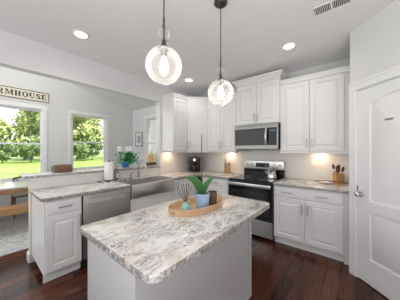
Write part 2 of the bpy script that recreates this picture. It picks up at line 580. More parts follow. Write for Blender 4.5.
# far wall faces +X: local -y -> +X  => rot 90; local x -> +Y
window('window_1', 'wide white double hung dining window under the wall sign', 2.07, .73, WZ1, True, (XD, -.98, 0), R(90))
window('window_2', 'narrow white double hung window behind the paper towel', .94, WZ0, WZ1, False, (XD, 1.69, 0), R(90))
window('window_3', 'white window on the dining side wall beside the small picture', .84, WZ0, WZ1, False, (-5.24, YB, 0), 0)

# ------------------------------------------------------------------ pantry corner (45 degree wall)
PX, PY = -.04, 2.76
PR = R(-45)
# return wall beside the counter
struct(MB().box(-.04, .06, PY + .05, YB, 0, CEIL).build('wall_pantry_side', 'wall'), 'narrow pantry side wall at the counter end', 'wall')
pw = MB()
DW0, DW1, DH = .098, .858, 2.055
pw.box(0, DW0 - .012, 0, .1, 0, CEIL).box(DW1 + .012, 1.5, 0, .1, 0, CEIL).box(DW0 - .012, DW1 + .012, 0, .1, DH + .012, CEIL)
struct(pw.build('wall_right', 'wall', None, (PX, PY, 0), PR), 'angled light grey pantry wall with a door', 'wall')
tr = MB()
tr.box(.004, DW0 - .01, -.02, 0, 0, DH + .01, .004).box(DW1 + .01, DW1 + .1, -.02, 0, 0, DH + .01, .004).box(.004, DW1 + .1, -.02, 0, DH + .01, DH + .105, .004)
tr.box(.022, .032, -.026, -.018, 0, DH + .085).box(.022, DW1 + .08, -.026, -.018, DH + .075, DH + .085)
tr.box(DW0 - .012, DW0 - .002, 0, .09, 0, DH).box(DW1 + .002, DW1 + .012, 0, .09, 0, DH).box(DW0 - .012, DW1 + .012, 0, .09, DH + .004, DH + .012)
struct(tr.build('trim_2', 'trim', None, (PX, PY, 0), PR), 'white casing around the pantry door', 'trim')
dr = bpy.data.objects.new('door_1', None); C.objects.link(dr); dr.location = (PX, PY, 0); dr.rotation_euler = (0, 0, PR)
struct(dr, 'white two panel arched pantry door', 'door')
d = MB()
yb, yf = .012, 0.004
d.box(DW0, DW1, yb, .04, .012, DH)
sw = .128
xa, xb = DW0 + sw, DW1 - sw
d.box(DW0, xa, yf - .006, yb, .012, DH).box(xb, DW1, yf - .006, yb, .012, DH)
d.box(xa, xb, yf - .006, yb, .012, .27).box(xa, xb, yf - .006, yb, .762, .876)
arch = []
NA = 24
for k in range(NA + 1):
    q = k / NA
    e = math.sin(PI * q)
    arch.append((xa + (xb - xa) * q, 1.885 + .06 * (e ** 1.6)))
d.prism_y(arch + [(xb, DH), (xa, DH)], yf - .006, yb)
def raised(poly, ins):
    cx = sum(p_[0] for p_ in poly) / len(poly); cz = sum(p_[1] for p_ in poly) / len(poly)
    wx = max(p_[0] for p_ in poly) - cx; wz = max(p_[1] for p_ in poly) - cz
    return [(cx + (x - cx) * (1 - ins / wx), cz + (z - cz) * (1 - ins / wz)) for x, z in poly]
for poly in ([(xa, .27), (xb, .27), (xb, .762), (xa, .762)], [(xa, .876), (xb, .876)] + arch[::-1]):
    a_ = raised(poly, .018); b_ = raised(poly, .045)
    d.rings([[(x, yb, z) for x, z in a_], [(x, yf - .003, z) for x, z in b_]], False, True)
d.build('door_panel', 'trim', dr, ang=25)
kb = MB()
kb.cyl((.134, -.002, .93), (.134, -.012, .93), .030, n=24)
kb.cyl((.134, -.012, .93), (.134, -.035, .93), .010, n=12)
kb.sphere((.134, -.052, .93), .026, 3, (1, .8, 1))
kb.build('door_handle', 'chrome', dr)
MB().box(DW0 - .004, DW0 + .004, -.004, .008, .96, 1.02).build('strike_plate', 'bronze', dr)

# ------------------------------------------------------------------ backsplash
struct(MB().box(XS + .012, -.045, YB - .012, YB, .915, 1.40).build('trim_3', 'tileX'), 'beige tile backsplash on the range wall', 'backsplash')
struct(MB().box(XS, XS + .012, 2.42, YB, .915, 1.40).build('trim_4', 'tileY'), 'beige tile backsplash on the sink wall', 'backsplash')
struct(MB().box(-3.10, -3.088, .43, 2.42, .915, 1.054).build('trim_5', 'tileY'), 'beige tile riser between sink counter and raised bar', 'backsplash')

# ================================================================== cabinets
def front_panel(m, x0, x1, z0, z1, st=.055, y=0.0, th=.02, raise_=True):
    """raised panel front in the plane y, thickness towards -y"""
    yf_ = y - th
    def rc(i, yy): return [(x0 + i, yy, z0 + i), (x1 - i, yy, z0 + i), (x1 - i, yy, z1 - i), (x0 + i, yy, z1 - i)]
    lp = [rc(0, y), rc(0, yf_ + .003), rc(.003, yf_), rc(st, yf_), rc(st + .006, yf_ + .012), rc(st + .014, yf_ + .012)]
    if raise_: lp += [rc(st + .036, yf_ + .001)]
    m.rings(lp, True, True)

def pull(parent, p, length, vert, name='handle'):
    m = MB()
    x, y, z = p
    L = length / 2
    if vert:
        m.tube([(x, y - .032, z - L), (x, y - .032, z + L)], .0062, 10)
        for s_ in (-1, 1): m.cyl((x, y, z + s_ * L * .72), (x, y - .032, z + s_ * L * .72), .005, n=8)
    else:
        m.tube([(x - L, y - .032, z), (x + L, y - .032, z)], .0062, 10)
        for s_ in (-1, 1): m.cyl((x + s_ * L * .72, y, z), (x + s_ * L * .72, y - .032, z), .005, n=8)
    return m.build(name, 'nickel', parent)

def add_door(t, x0, x1, z0, z1, hx, hz, st=.055, L=.13):
    m = MB(); front_panel(m, x0, x1, z0, z1, st)
    o = m.build('door', 'cab', t, ang=20)
    if hx is not None: pull(o, (hx, -.02, hz), L, True)
    return o

def add_drawer(t, x0, x1, z0, z1, hxs, L=.12):
    m = MB()
    def rc(i, yy): return [(x0 + i, yy, z0 + i), (x1 - i, yy, z0 + i), (x1 - i, yy, z1 - i), (x0 + i, yy, z1 - i)]
    m.rings([rc(0, 0), rc(0, -.014), rc(.009, -.02)], True, True)
    o = m.build('drawer', 'cab', t, ang=20)
    for hx in hxs: pull(o, (hx, -.02, (z0 + z1) / 2), L, False)
    return o

def base_cab(label, loc, rotz, wdt, depth=.61, top=.876, filler=0, toe=True, group='white base cabinets'):
    t = thing('base_cabinet', label, 'cabinet', loc, rotz, group)
    MB().box(0, wdt, .0005, depth, .10, top, .001).build('carcass', 'cab', t)
    if toe: MB().box(.0, wdt, .05, .07, .0, .10).build('toe_kick', 'cab', t)
    if filler: MB().box(wdt, wdt + filler, .004, .02, .0, top).build('filler_strip', 'cab', t)
    return t

FY = 2.90          # range run face plane
FX = -2.47         # sink run face plane
# right of the range
W1 = .851
t = base_cab('white base cabinet with one wide drawer right of the range', (-.949, FY, 0), 0, W1, .635, filler=.05)
add_drawer(t, .012, W1 - .01, .722, .862, (.20, .62), .15)
add_door(t, .012, W1 / 2 - .003, .125, .705, W1 / 2 - .035, .59, L=.14)
add_door(t, W1 / 2 + .003, W1 - .01, .125, .705, W1 / 2 + .035, .59, L=.14)
# left of the range
t = base_cab('white three drawer base cabinet left of the range', (-2.36, FY, 0), 0, .635, .635)
add_drawer(t, .03, .62, .735, .862, (.32,), .15)
add_drawer(t, .03, .62, .44, .722, (.32,), .15)
add_drawer(t, .03, .62, .125, .428, (.32,), .15)
# corner, sink run (face +X): rot 90
t = base_cab('white corner base cabinet with one door right of the sink', (FX, 2.24, 0), R(90), .655, .61)
add_door(t, .015, .60, .125, .862, .06, .76)
# under the sink
t = base_cab('white sink base cabinet under the steel apron sink', (FX, 1.412, 0), R(90), .822, .61, top=.70)
MB().box(.0, .822, -.004, 0, .52, .70, .001).build('rail_panel', 'cab', t)
add_door(t, .012, .408, .125, .51, .375, .42)
add_door(t, .414, .81, .125, .51, .447, .42)
# end of the peninsula
t = base_cab('white base cabinet with drawer and door at the peninsula end', (FX, .452, 0), R(90), .343, .63)
add_drawer(t, .010, .335, .722, .862, (.17,), .13)
add_door(t, .010, .335, .125, .705, .315, .60, .06, .14)
# end panel and base shoe
MB().box(-.006, .0, -.004, .63, .10, .876, .001).build('end_panel', 'cab', t)

# ------------------------------------------------------------------ worktops
m = MB()
m.prism([(-2.43, .42), (-2.43, 1.409), (-2.862, 1.409), (-2.862, 2.237), (-2.43, 2.237), (-2.43, 2.86), (-1.722, 2.86), (-1.722, 3.536), (-3.066, 3.536), (-3.066, 2.424), (-3.086, 2.418), (-3.086, .42)], .877, .914, .004, 2)
tag(m.build('worktop', 'granite'), 'L-shaped speckled granite worktop around the sink', 'worktop', 'granite worktops')
tag(MB().box(-.945, -.045, 2.862, 3.536, .877, .914, .004, 2).build('worktop', 'granite'), 'short speckled granite worktop right of the range', 'worktop', 'granite worktops')
# raised bar top
tag(MB().prism([(-3.06, .37), (-3.06, 2.415), (-3.46, 2.415), (-3.46, .37)], 1.056, 1.09, .005, 2).build('bar_top', 'granite'), 'narrow raised granite bar top on the knee wall', 'worktop', 'granite worktops')

# ------------------------------------------------------------------ upper cabinets
def crown(m, poly_fn, z0, h, fl):
    prof = [(0, 0), (.15, .08), (.3, .14), (.55, .45), (.78, .85), (.86, 1), (1, 1)]
    m.rings([poly_fn(z0 + h * a, fl * b) for a, b in prof], True, True)

UB, UF = 1.385, 3.20
def upper(label, x0, x1, z0, z1, ct, doors, fl, sides, filler=0, hz=None):
    wdt = x1 - x0
    t = thing('wall_cabinet', label, 'cabinet', (x0, UF, z0), 0, 'white wall cabinets')
    h = z1 - z0
    MB().box(0, wdt, .0005, YB - UF - .001, 0, h, .001).build('carcass', 'cab', t)
    if filler: MB().box(wdt, wdt + filler, .004, .02, -.0, h).build('filler_strip', 'cab', t)
    n = len(doors)
    st = .058
    for k, (a, b, hx) in enumerate(doors):
        add_door(t, a, b, .012, h - .012, hx, .012 + .115 if hz is None else hz, st, .13)
    m = MB()
    l_, r_ = sides
    W_ = wdt + filler
    def pf(z, e): return [(-e * l_, -.021 - e, z - z0), (W_ + e * r_, -.021 - e, z - z0), (W_ + e * r_, YB - UF - .001, z - z0), (-e * l_, YB - UF - .001, z - z0)]
    crown(m, pf, z1, ct - z1, fl)
    m.build('crown_moulding', 'cab', t)
    return t

t = upper('white two door wall cabinet right of the microwave', -.938, -.098, UB, 2.462, 2.53, [(.008, .416, .385), (.422, .832, .452)], .03, (0, 0), .053)
MB().box(0, .893, -.012, .02, -.03, 0, .003).build('light_rail', 'cab', t)
t = upper('tall white wall cabinet above the microwave, raised above its neighbours', -1.742, -.940, 1.856, 2.605, 2.70, [(.008, .398, .370), (.404, .794, .432)], .06, (1, 1))
t = upper('white two door wall cabinet between corner and microwave', -2.445, -1.744, UB, 2.462, 2.53, [(.008, .347, .318), (.353, .693, .382)], .03, (0, 0))
MB().box(0, .70, -.012, .02, -.03, 0, .003).build('light_rail', 'cab', t)
# sink wall cabinet, face +X
t = thing('wall_cabinet', 'narrow white wall cabinet on the sink wall beside the opening', 'cabinet', (-2.755, 2.47, UB), R(90), 'white wall cabinets')
MB().box(0, .419, .0005, .324, 0, 1.077, .001).build('carcass', 'cab', t)
add_door(t, .008, .412, .012, 1.065, .38, .127, .058)
m = MB()
crown(m, lambda z, e: [(-e, -.021 - e, z), (.419, -.021 - e, z), (.419, .324, z), (-e, .324, z)], 1.077, .068, .03)
m.build('crown_moulding', 'cab', t)
MB().box(0, .419, -.012, .02, -.03, 0, .003).build('light_rail', 'cab', t)
# diagonal corner cabinet
A = Vector((-2.755, 2.8905)); B = Vector((-2.4465, 3.199))
wd = (B - A).length
t = thing('wall_cabinet', 'white diagonal corner wall cabinet with one door', 'cabinet', (A.x, A.y, UB), R(45), 'white wall cabinets')
rot = Matrix.Rotation(R(-45), 2)
def loc2(x, y):
    q = rot @ (Vector((x, y)) - A); return (q.x, q.y)
penta = [(0, 0), (wd, 0), loc2(-2.4465, YB - .001), loc2(XS + .001, YB - .001), loc2(XS + .001, 2.8905)]
MB().prism(penta, 0, 1.077).build('carcass', 'cab', t)
add_door(t, .012, wd - .012, .012, 1.065, .05, .127, .055)
m = MB()
crown(m, lambda z, e: [(0 - .4 * e, -.021 - e, z), (wd + .4 * e, -.021 - e, z)] + [(x, y, z) for x, y in penta[2:]], 1.077, .068, .03)
m.build('crown_moulding', 'cab', t)
MB().box(0, wd, -.012, .02, -.03, 0, .003).build('light_rail', 'cab', t)

# ================================================================== appliances
# range --------------------------------------------------------------
RX0, RX1 = -1.717, -.953
t = thing('range', 'stainless steel electric range with black glass oven door', 'stove', ((RX0 + RX1) / 2, 0, 0))
hw = (RX1 - RX0) / 2 - .002
MB().box(-hw, hw, 2.895, 3.52, .03, .90, .002).build('body', 'black', t)
MB().box(-hw, hw, 2.845, 3.53, .90, .917, .004).build('cooktop', 'black_glass', t)
for (x, y, r) in ((-.19, 3.02, .10), (.19, 3.02, .085), (-.19, 3.30, .08), (.19, 3.30, .10)):
    for rr in (r,):
        pts = [(x + rr * math.cos(2 * PI * k / 40), y + rr * math.sin(2 * PI * k / 40), .9172) for k in range(41)]
        MB().tube(pts, .0012, 4).build('burner_ring', 'nickel', t)
dd = MB().box(-hw, hw, 2.855, 2.894, .30, .868, .004)
od = dd.build('oven_door', 'black_glass', t)
MB().box(-hw + .06, hw - .06, 2.852, 2.856, .37, .74, .002).build('oven_window', 'mwglass', od)
hd = MB().box(-hw + .012, hw - .012, 2.800, 2.822, .812, .868, .008, 2)
hd.box(-hw + .03, -hw + .06, 2.82, 2.856, .82, .86).box(hw - .06, hw - .03, 2.82, 2.856, .82, .86)
hd.build('oven_handle', 'steel_h', od)
MB().box(-hw, hw, 2.858, 2.894, .872, .899, .002).build('vent_strip', 'black', t)
MB().box(-hw, hw, 2.858, 2.894, .045, .292, .005).build('storage_drawer', 'steel_h', t)
MB().box(-hw, hw, 3.46, 3.53, .917, 1.045, .003).build('backguard_base', 'black_glass', t)
bg_ = MB().box(-hw, hw, 3.45, 3.53, 1.045, 1.205, .008, 2).build('control_panel', 'steel_h', t)
MB().box(-.13, .13, 3.446, 3.451, 1.085, 1.165, .002).build('display', 'black_glass', bg_)
for x in (-.31, -.215, .215, .31):
    MB().cyl((x, 3.45, 1.125), (x, 3.425, 1.125), .024, .020, 20).box(x - .003, x + .003, 3.418, 3.428, 1.105, 1.145).build('knob', 'nickel', bg_)
for x in (-.34, .34):
    for y in (2.93, 3.45): MB().cyl((x, y, 0), (x, y, .031), .018, n=10).build('foot', 'black', t)

# microwave ------------------------------------------------------------
MX0, MX1, MY, MZ0, MZ1 = -1.738, -.945, 3.10, 1.425, 1.852
t = thing('microwave', 'stainless over-the-range microwave with dark window', 'microwave', (MX0, MY, MZ0))
mw = MX1 - MX0; mh = MZ1 - MZ0
MB().box(0, mw, .03, YB - .016 - MY, 0, mh, .003).build('body', 'black', t)
md = MB()
# steel door frame around the glass, and the top grille band
md.box(.0, mw, -.0, .03, mh - .075, mh, .003).box(0, mw, 0, .03, 0, .065, .003)
md.box(0, .018, .0, .03, .065, mh - .075).box(mw - .02, mw, 0, .03, .065, mh - .075)
md.build('door_frame', 'steel_d', t)
MB().box(.018, mw * .735, .004, .03, .065, mh - .075, .002).build('door_window', 'mwglass', t)
MB().box(mw * .80, mw - .02, .004, .03, .065, mh - .075, .002).build('control_panel', 'black_glass', t)
MB().box(mw * .735, mw * .80, .002, .03, .065, mh - .075).build('handle_post', 'black_glass', t)
hp = []
for k in range(9):
    q = k / 8
    hp.append((mw * .767, -.018 - .03 * math.sin(PI * q), .075 + (mh - .16) * q))
MB().tube(hp, .016, 12).build('handle', 'handle_steel', t)
vb = MB()
for k in range(12): vb.box(.05 + k * .058, .09 + k * .058, -.001, .002, mh - .03, mh - .022)
vb.build('vent_slots', 'black', t)
MB().box(mw * .83, mw - .045, .001, .005, mh - .14, mh - .10, .001).build('display', emit('clock_glow', (.05, .12, .18), .12), t)

# dishwasher -------------------------------------------------------------
t = thing('dishwasher', 'stainless dishwasher between the end cabinet and the sink', 'dishwasher', (FX, .80, 0), R(90))
dw = .604
MB().box(0, dw, .02, .60, .10, .872).build('body', 'black', t)
fd = MB().box(.004, dw - .004, -.022, .02, .115, .868, .006, 2).build('door', 'steel', t)
hp = []
for k in range(13):
    q = k / 12
    hp.append((.045 + (dw - .09) * q, -.045 - .028 * math.sin(PI * q), .800 + .0 * math.sin(PI * q)))
hm = MB()
rg = []
for (x, y, z) in hp: rg.append([(x, y - .010, z - .023), (x, y + .008, z - .023), (x, y + .008, z + .023), (x, y - .010, z + .023)])
hm.rings(rg, True, True)
hm.box(.04, .065, -.05, -.02, .783, .817).box(dw - .065, dw - .04, -.05, -.02, .783, .817)
hm.build('handle', 'handle_steel', fd)
MB().box(.0, dw, .04, .06, 0, .10).build('toe_kick', 'black', t)

# sink --------------------------------------------------------------------
t = thing('apron_sink', 'stainless steel farmhouse sink with deep apron front', 'sink', (FX, 1.412, 0), R(90))
sl, y0, y1 = .822, -.045, .389
m = MB()
m.box(0, sl, y0, y0 + .022, .715, .905, .006, 2)
m.build('apron', 'steel_h', t)
m = MB()
def rr_(i, z): return [(i, y0 + .022 + i, z), (sl - i, y0 + .022 + i, z), (sl - i, y1 - i, z), (i, y1 - i, z)]
m.rings([rr_(0, .702), rr_(0, .905), rr_(.012, .905), rr_(.02, .73), rr_(.05, .715)], True, True)
m.build('basin', 'steel_s', t)
MB().cyl((sl / 2, .25, .714), (sl / 2, .25, .720), .04, n=20).build('drain', 'chrome', t)

# faucet -------------------------------------------------------------------
t = thing('faucet', 'chrome gooseneck kitchen faucet behind the sink', 'faucet', (-2.985, 1.865, .914), R(130))
t.scale = (.74, .74, .90)
MB().lathe([(0, 0), (.036, 0), (.036, .012), (.026, .022), (.024, .12), (0, .12)], n=16).build('base', 'faucet', t)
pts = [(0, 0, .08), (0, 0, .30)]
for k in range(13):
    a = PI - PI * k / 12 * 1.05
    pts.append((0, -.085 - .085 * math.cos(a), .30 + .085 * math.sin(a)))
pts.append((0, -.172, .22))
MB().tube(pts, .019, 12).build('spout', 'faucet', t)
MB().cyl((0, -.171, .24), (0, -.175, .16), .023, .028, 14).build('spray_head', 'faucet', t)
MB().tube([(-.014, 0, .07), (-.05, 0, .08), (-.10, -.01, .12)], [.013, .010, .009], 10).build('lever', 'faucet', t)
t = thing('soap_dispenser', 'small chrome soap pump on the counter left of the faucet', 'soap dispenser', (-2.97, 1.71, .914), R(90))
MB().lathe([(0, 0), (.02, 0), (.02, .01), (.011, .02), (.011, .06), (0, .06)], n=14).build('base', 'faucet', t)
MB().tube([(0, 0, .05), (0, 0, .085), (0, -.03, .095), (0, -.075, .085)], .007, 8).build('nozzle', 'faucet', t)

# ================================================================== island
IX0, IX1, IY0, IY1 = -1.365, -.598, .426, 1.765
def rounded(x0, x1, y0, y1, rs, n=8):
    pts = []
    for (cx, cy, a0, r) in ((x1, y0, -90, rs[1]), (x1, y1, 0, rs[2]), (x0, y1, 90, rs[3]), (x0, y0, 180, rs[0])):
        sx = -1 if cx == x1 else 1; sy = 1 if cy == y0 else -1
        for k in range(n + 1):
            a = R(a0 + 90 * k / n)
            pts.append((cx + sx * r + r * math.cos(a), cy + sy * r + r * math.sin(a)))
    return pts
tag(MB().prism(rounded(IX0, IX1, IY0, IY1, (.012, .06, .06, .02)), .876, .914, .005, 2).build('island_worktop', 'granite'), 'large veined white granite worktop of the kitchen island', 'worktop')
t = thing('island_cabinet', 'white kitchen island base under the veined granite top', 'island', (0, 0, 0))
bx0, bx1, by0, by1 = -1.335, -.775, .463, 1.70
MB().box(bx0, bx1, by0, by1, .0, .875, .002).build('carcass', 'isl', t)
MB().box(bx1, bx1 + .010, by1 - .05, by1 + .002, .0, .875, .002).build('corner_trim', 'isl', t)
MB().box(bx1, bx1 + .008, by0, by1 - .05, .0, .02, .002).build('shoe_moulding', 'isl', t)
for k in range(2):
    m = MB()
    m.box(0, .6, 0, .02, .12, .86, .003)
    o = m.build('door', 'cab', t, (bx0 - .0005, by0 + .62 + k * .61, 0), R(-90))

# ================================================================== things on the island
TZ = .914
tr_t = thing('serving_tray', 'oval light wood tray with slotted handles on the island', 'tray', (-1.02, 1.19, TZ), R(-9))
def stadium(L, W, n=40):
    pts = []
    for k in range(n):
        a = 2 * PI * k / n
        c, s_ = math.cos(a), math.sin(a)
        e = 2 / 2.15
        pts.append((W / 2 * math.copysign(abs(c) ** e, c), L / 2 * math.copysign(abs(s_) ** e, s_)))
    return pts
MB().prism(stadium(.485, .255), 0, .010).build('tray_base', 'tray', tr_t)
m = MB()
N = 64
o0, i0 = stadium(.51, .28, N), stadium(.488, .258, N)
zs = [0.0, .018, .036, .052]
vo = [[m.bm.verts.new((x * (1 + .03 * j), y * (1 + .02 * j), z)) for x, y in o0] for j, z in enumerate(zs)]
vi = [[m.bm.verts.new((x * (1 + .03 * j), y * (1 + .02 * j), z)) for x, y in i0] for j, z in enumerate(zs)]
slot = {45, 46, 49, 50, 13, 14, 17, 18}
for k in range(N):
    k2 = (k + 1) % N
    for j in range(3):
        if j == 1 and k in slot:
            continue
        m.bm.faces.new((vo[j][k], vo[j][k2], vo[j + 1][k2], vo[j + 1][k]))
        m.bm.faces.new((vi[j][k2], vi[j][k], vi[j + 1][k], vi[j + 1][k2]))
    m.bm.faces.new((vo[3][k], vo[3][k2], vi[3][k2], vi[3][k]))
    m.bm.faces.new((vo[0][k2], vo[0][k], vi[0][k], vi[0][k2]))
m.build('tray_wall', 'tray', tr_t)

TB = TZ + .0105
t = thing('potted_orchid', 'green orchid plant with bare stem in pale blue pot', 'plant', (-.95, 1.175, TB))
MB().lathe([(0, 0), (.044, 0), (.048, .006), (.060, .128), (.062, .134), (.057, .134), (.054, .115), (0, .112)], n=28).build('pot', 'sky_blue', t)
MB().lathe([(0, .113), (.052, .113), (.03, .121), (0, .124)], n=14).build('soil', 'soil', t)
def leaf(parent, pts, wid, name='leaf', mat='leaf', up=Vector((0, 0, 1)), fold=.25, th=.003):
    pts = [Vector(p_) for p_ in pts]
    # smooth centre line
    n = 14
    def bez(tt):
        a = pts[:]
        while len(a) > 1: a = [a[i].lerp(a[i + 1], tt) for i in range(len(a) - 1)]
        return a[0]
    m = MB(); loops = []
    for k in range(n + 1):
        q = k / n
        p_ = bez(q); tg = (bez(min(1, q + .02)) - bez(max(0, q - .02))).normalized()
        sd_ = tg.cross(up)
        if sd_.length < 1e-4: sd_ = Vector((1, 0, 0))
        sd_.normalize(); nm = sd_.cross(tg).normalized()
        wq = wid * (.35 + .65 * math.sin(PI * min(1, q * .9 + .12)) ) * (1 if q < .75 else max(.04, 1 - ((q - .75) / .25) ** 2.6))
        loops.append([p_ - sd_ * wq + nm * fold * wq, p_ - nm * th, p_ + sd_ * wq + nm * fold * wq, p_ + nm * th * .2])
    m.rings(loops, True, True)
    return m.build(name, mat, parent, ang=60)
# camera-left is (-.77,-.64), camera-right (.77,.64)
L_ = Vector((-.77, -.64, 0)); F_ = Vector((-.64, .77, 0))
UPV = -F_ + Vector((0, 0, .5))
def lp(a, f, z): return tuple(L_ * a + F_ * f + Vector((0, 0, z)))
leaf(t, [lp(0, 0, .11), lp(.01, 0, .18), lp(.06, -.01, .265), lp(.13, -.02, .255)], .034, up=UPV)
leaf(t, [lp(0, 0, .11), lp(-.015, -.0, .18), lp(-.045, -.0, .24), lp(-.098, -.01, .262)], .022, up=UPV)
leaf(t, [lp(0, -.01, .11), lp(.01, -.03, .16), lp(.02, -.05, .2)], .02, up=UPV)
leaf(t, [lp(0, .01, .11), lp(-.01, .03, .17), lp(-.03, .06, .22)], .018, up=UPV)
leaf(t, [lp(.0, .0, .11), lp(.03, .03, .16), lp(.07, .05, .19)], .018, up=UPV)
MB().tube([lp(.0, .01, .11), lp(.004, .01, .25), lp(.007, .01, .45), lp(.006, .01, .61)], [.0045, .004, .0038, .0035], 8).build('stem', 'stake', t)

t = thing('mug', 'brown stoneware mug with handle behind the blue pot', 'mug', (-.945, 1.305, TB))
MB().lathe([(0, 0), (.034, 0), (.038, .01), (.040, .125), (.037, .125), (.034, .015), (0, .012)], n=24).build('cup', 'mug', t)
pts = []
for k in range(11):
    a = R(100 - 200 * k / 10)
    q = Vector((.77, .64, 0)) * (.036 + .044 * max(0, math.cos(a))) + Vector((0, 0, .062 + .036 * math.sin(a)))
    pts.append(tuple(q))
MB().tube(pts, .006, 8).build('handle', 'utlight', t)

t = thing('reed_diffuser', 'pale teal reed diffuser bottle with dark reeds on the tray', 'diffuser', (-1.0, 1.035, TB))
MB().lathe([(0, 0), (.033, 0), (.036, .006), (.036, .052), (.030, .066), (.015, .070), (.013, .084), (.009, .084), (.009, .06), (0, .06)], n=24).build('bottle', 'teal', t)
for (a, f, h) in ((.052, 0, .165), (.040, .02, .205), (.018, -.02, .215), (-.004, .02, .21), (-.024, -.015, .215), (-.044, .01, .19), (.058, -.01, .14)):
    MB().tube([lp(-a * .1, -f * .1, .062), lp(a, f, h + .012)], .0025, 6).build('reed', 'reed', t)

# ================================================================== counter objects
# raised bar: dough bowl, plant, flowers
BZ = 1.09
t = thing('wooden_bowl', 'oblong carved brown wooden bowl on the raised bar', 'bowl', (-3.22, .79, BZ + .001))
m = MB()
prof = [(0, .0), (.84, .0), (.95, .010), (1.0, .045), (.98, .080), (.90, .100), (.80, .104), (.76, .092), (.66, .05), (0, .035)]
m.lathe(prof, n=40, sx=.075, sy=.122)
for v in m.bm.verts:
    e_ = (abs(v.co.x / .075) ** 4 + abs(v.co.y / .122) ** 4) ** .25
    h_ = math.hypot(v.co.x / .075, v.co.y / .122)
    if e_ > 1e-6: v.co.x *= h_ / e_; v.co.y *= h_ / e_
m.build('bowl_body', 'rattan', t)

t = thing('leafy_plant', 'leafy green plant with white blooms in a blue pot on the bar', 'plant', (-3.22, 1.74, BZ + .001))
MB().lathe([(0, 0), (.05, 0), (.065, .03), (.07, .07), (.06, .095), (.055, .095), (.055, .06), (0, .055)], n=20).build('pot', 'petal_b', t)
m = MB()
rnd = random.Random(3)
for k in range(330):
    a = rnd.uniform(0, 2 * PI); rr = abs(rnd.gauss(0, .6)); zz = rnd.uniform(.03, .24)
    c = Vector((.11 * rr * math.cos(a), .06 + .20 * rr * math.sin(a), zz + .03))
    if c.x < -.17 or c.x > .15: continue
    ax = Vector((rnd.uniform(-1, 1), rnd.uniform(-1, 1), rnd.uniform(-.2, 1))).normalized()
    s1 = ax.orthogonal().normalized(); s2 = ax.cross(s1)
    s_ = rnd.uniform(.016, .032)
    vv = [m.bm.verts.new(c + s1 * s_ * p_[0] + s2 * s_ * p_[1] + ax * p_[2] * s_) for p_ in ((-1.3, 0, 0), (0, -.6, .2), (1.3, 0, 0), (0, .6, .2))]
    m.bm.faces.new(vv)
fo = m.build('foliage', 'foliage', t); fo['kind'] = 'stuff'
for (y, z) in ((-.11, .335), (.03, .33), (.085, .335)):
    st_ = MB().tube([(0, 0, .06), (0, y * .6, .18), (0, y, z)], .003, 6).build('flower_stem', 'foliage', t)
    f = MB()
    for k in range(5):
        a = 2 * PI * k / 5
        f.sphere((.018, y + .030 * math.cos(a), z + .030 * math.sin(a)), .028, 1, (.4, 1, 1))
    f.build('blossom', 'petal_w', st_)

t = thing('flower_box', 'small wooden box of peach flowers at the bar end', 'flower arrangement', (-3.24, 2.303, BZ + .001))
MB().box(-.05, .05, -.11, .11, 0, .06, .004).build('box', 'rattan', t)
m = MB(); rnd = random.Random(5)
for k in range(60):
    c = (rnd.uniform(-.04, .04), max(-.09, min(.09, rnd.gauss(.0, .05))), .075 + min(.2, abs(rnd.gauss(.06, .06))))
    m.sphere(c, rnd.uniform(.016, .030), 1, (1, 1, .8))
m.build('flowers', 'petal_p', t)['kind'] = 'stuff'

# drying mat, paper towels, soap bottle
tag(MB().box(-.095, .095, -.25, .25, 0, .008, .003).build('drying_mat', 'mat', None, (-2.972, 1.42, TZ + .0005), 0), 'black and white patterned drying mat left of the sink', 'mat')
t = thing('paper_towel_roll', 'white paper towel roll on a black stand', 'paper towel', (-3.0, 1.35, TZ + .0095))
MB().lathe([(0, 0), (.078, 0), (.078, .010), (0, .012)], n=28).build('stand_base', 'black', t)
MB().lathe([(.018, .013), (.068, .013), (.070, .017), (.070, .286), (.068, .290), (.018, .290), (.018, .013)], n=32).build('roll', 'paper', t)
MB().cyl((0, 0, .01), (0, 0, .305), .006, n=10).sphere((0, 0, .312), .012, 2).build('stand_rod', 'black', t)
t = thing('soap_bottle', 'dish soap bottle with black pump beside the paper towel', 'bottle', (-3.01, 1.475, TZ + .0095))
MB().lathe([(0, 0), (.030, 0), (.033, .005), (.033, .125), (.026, .142), (.013, .150), (.013, .158), (0, .158)], n=20).build('bottle', plain('smoky_bottle', (.22, .23, .21), .15), t)
MB().box(.0, .0335, -.016, .016, .03, .10).build('paper_label', 'white', t)
MB().cyl((0, 0, .155), (0, 0, .175), .016, n=14).cyl((0, 0, .175), (0, 0, .215), .006, n=8).box(-.012, .05, -.010, .010, .212, .226, .003).build('pump', 'black', t)

# coffee maker in the corner
t = thing('coffee_maker', 'black coffee maker in the corner under the diagonal cabinet', 'coffee maker', (-2.855, 3.245, TZ + .001), R(40))
MB().box(-.13, .13, -.02, .15, 0, .33, .02, 3).build('body', 'black', t)
MB().box(-.13, .13, -.16, -.02, .20, .33, .02, 3).build('brew_head', 'black', t)
MB().box(-.12, .12, -.16, -.02, 0, .03, .008, 2).build('drip_tray', 'black', t)
MB().lathe([(0, 0), (.065, 0), (.075, .01), (.075, .09), (.06, .13), (.05, .14), (0, .14)], c=(0, -.09, .032), n=20).build('carafe', 'black_glass', t)
MB().cyl((0, -.160, .272), (0, -.166, .272), .030, n=20).build('dial', 'chrome', t)

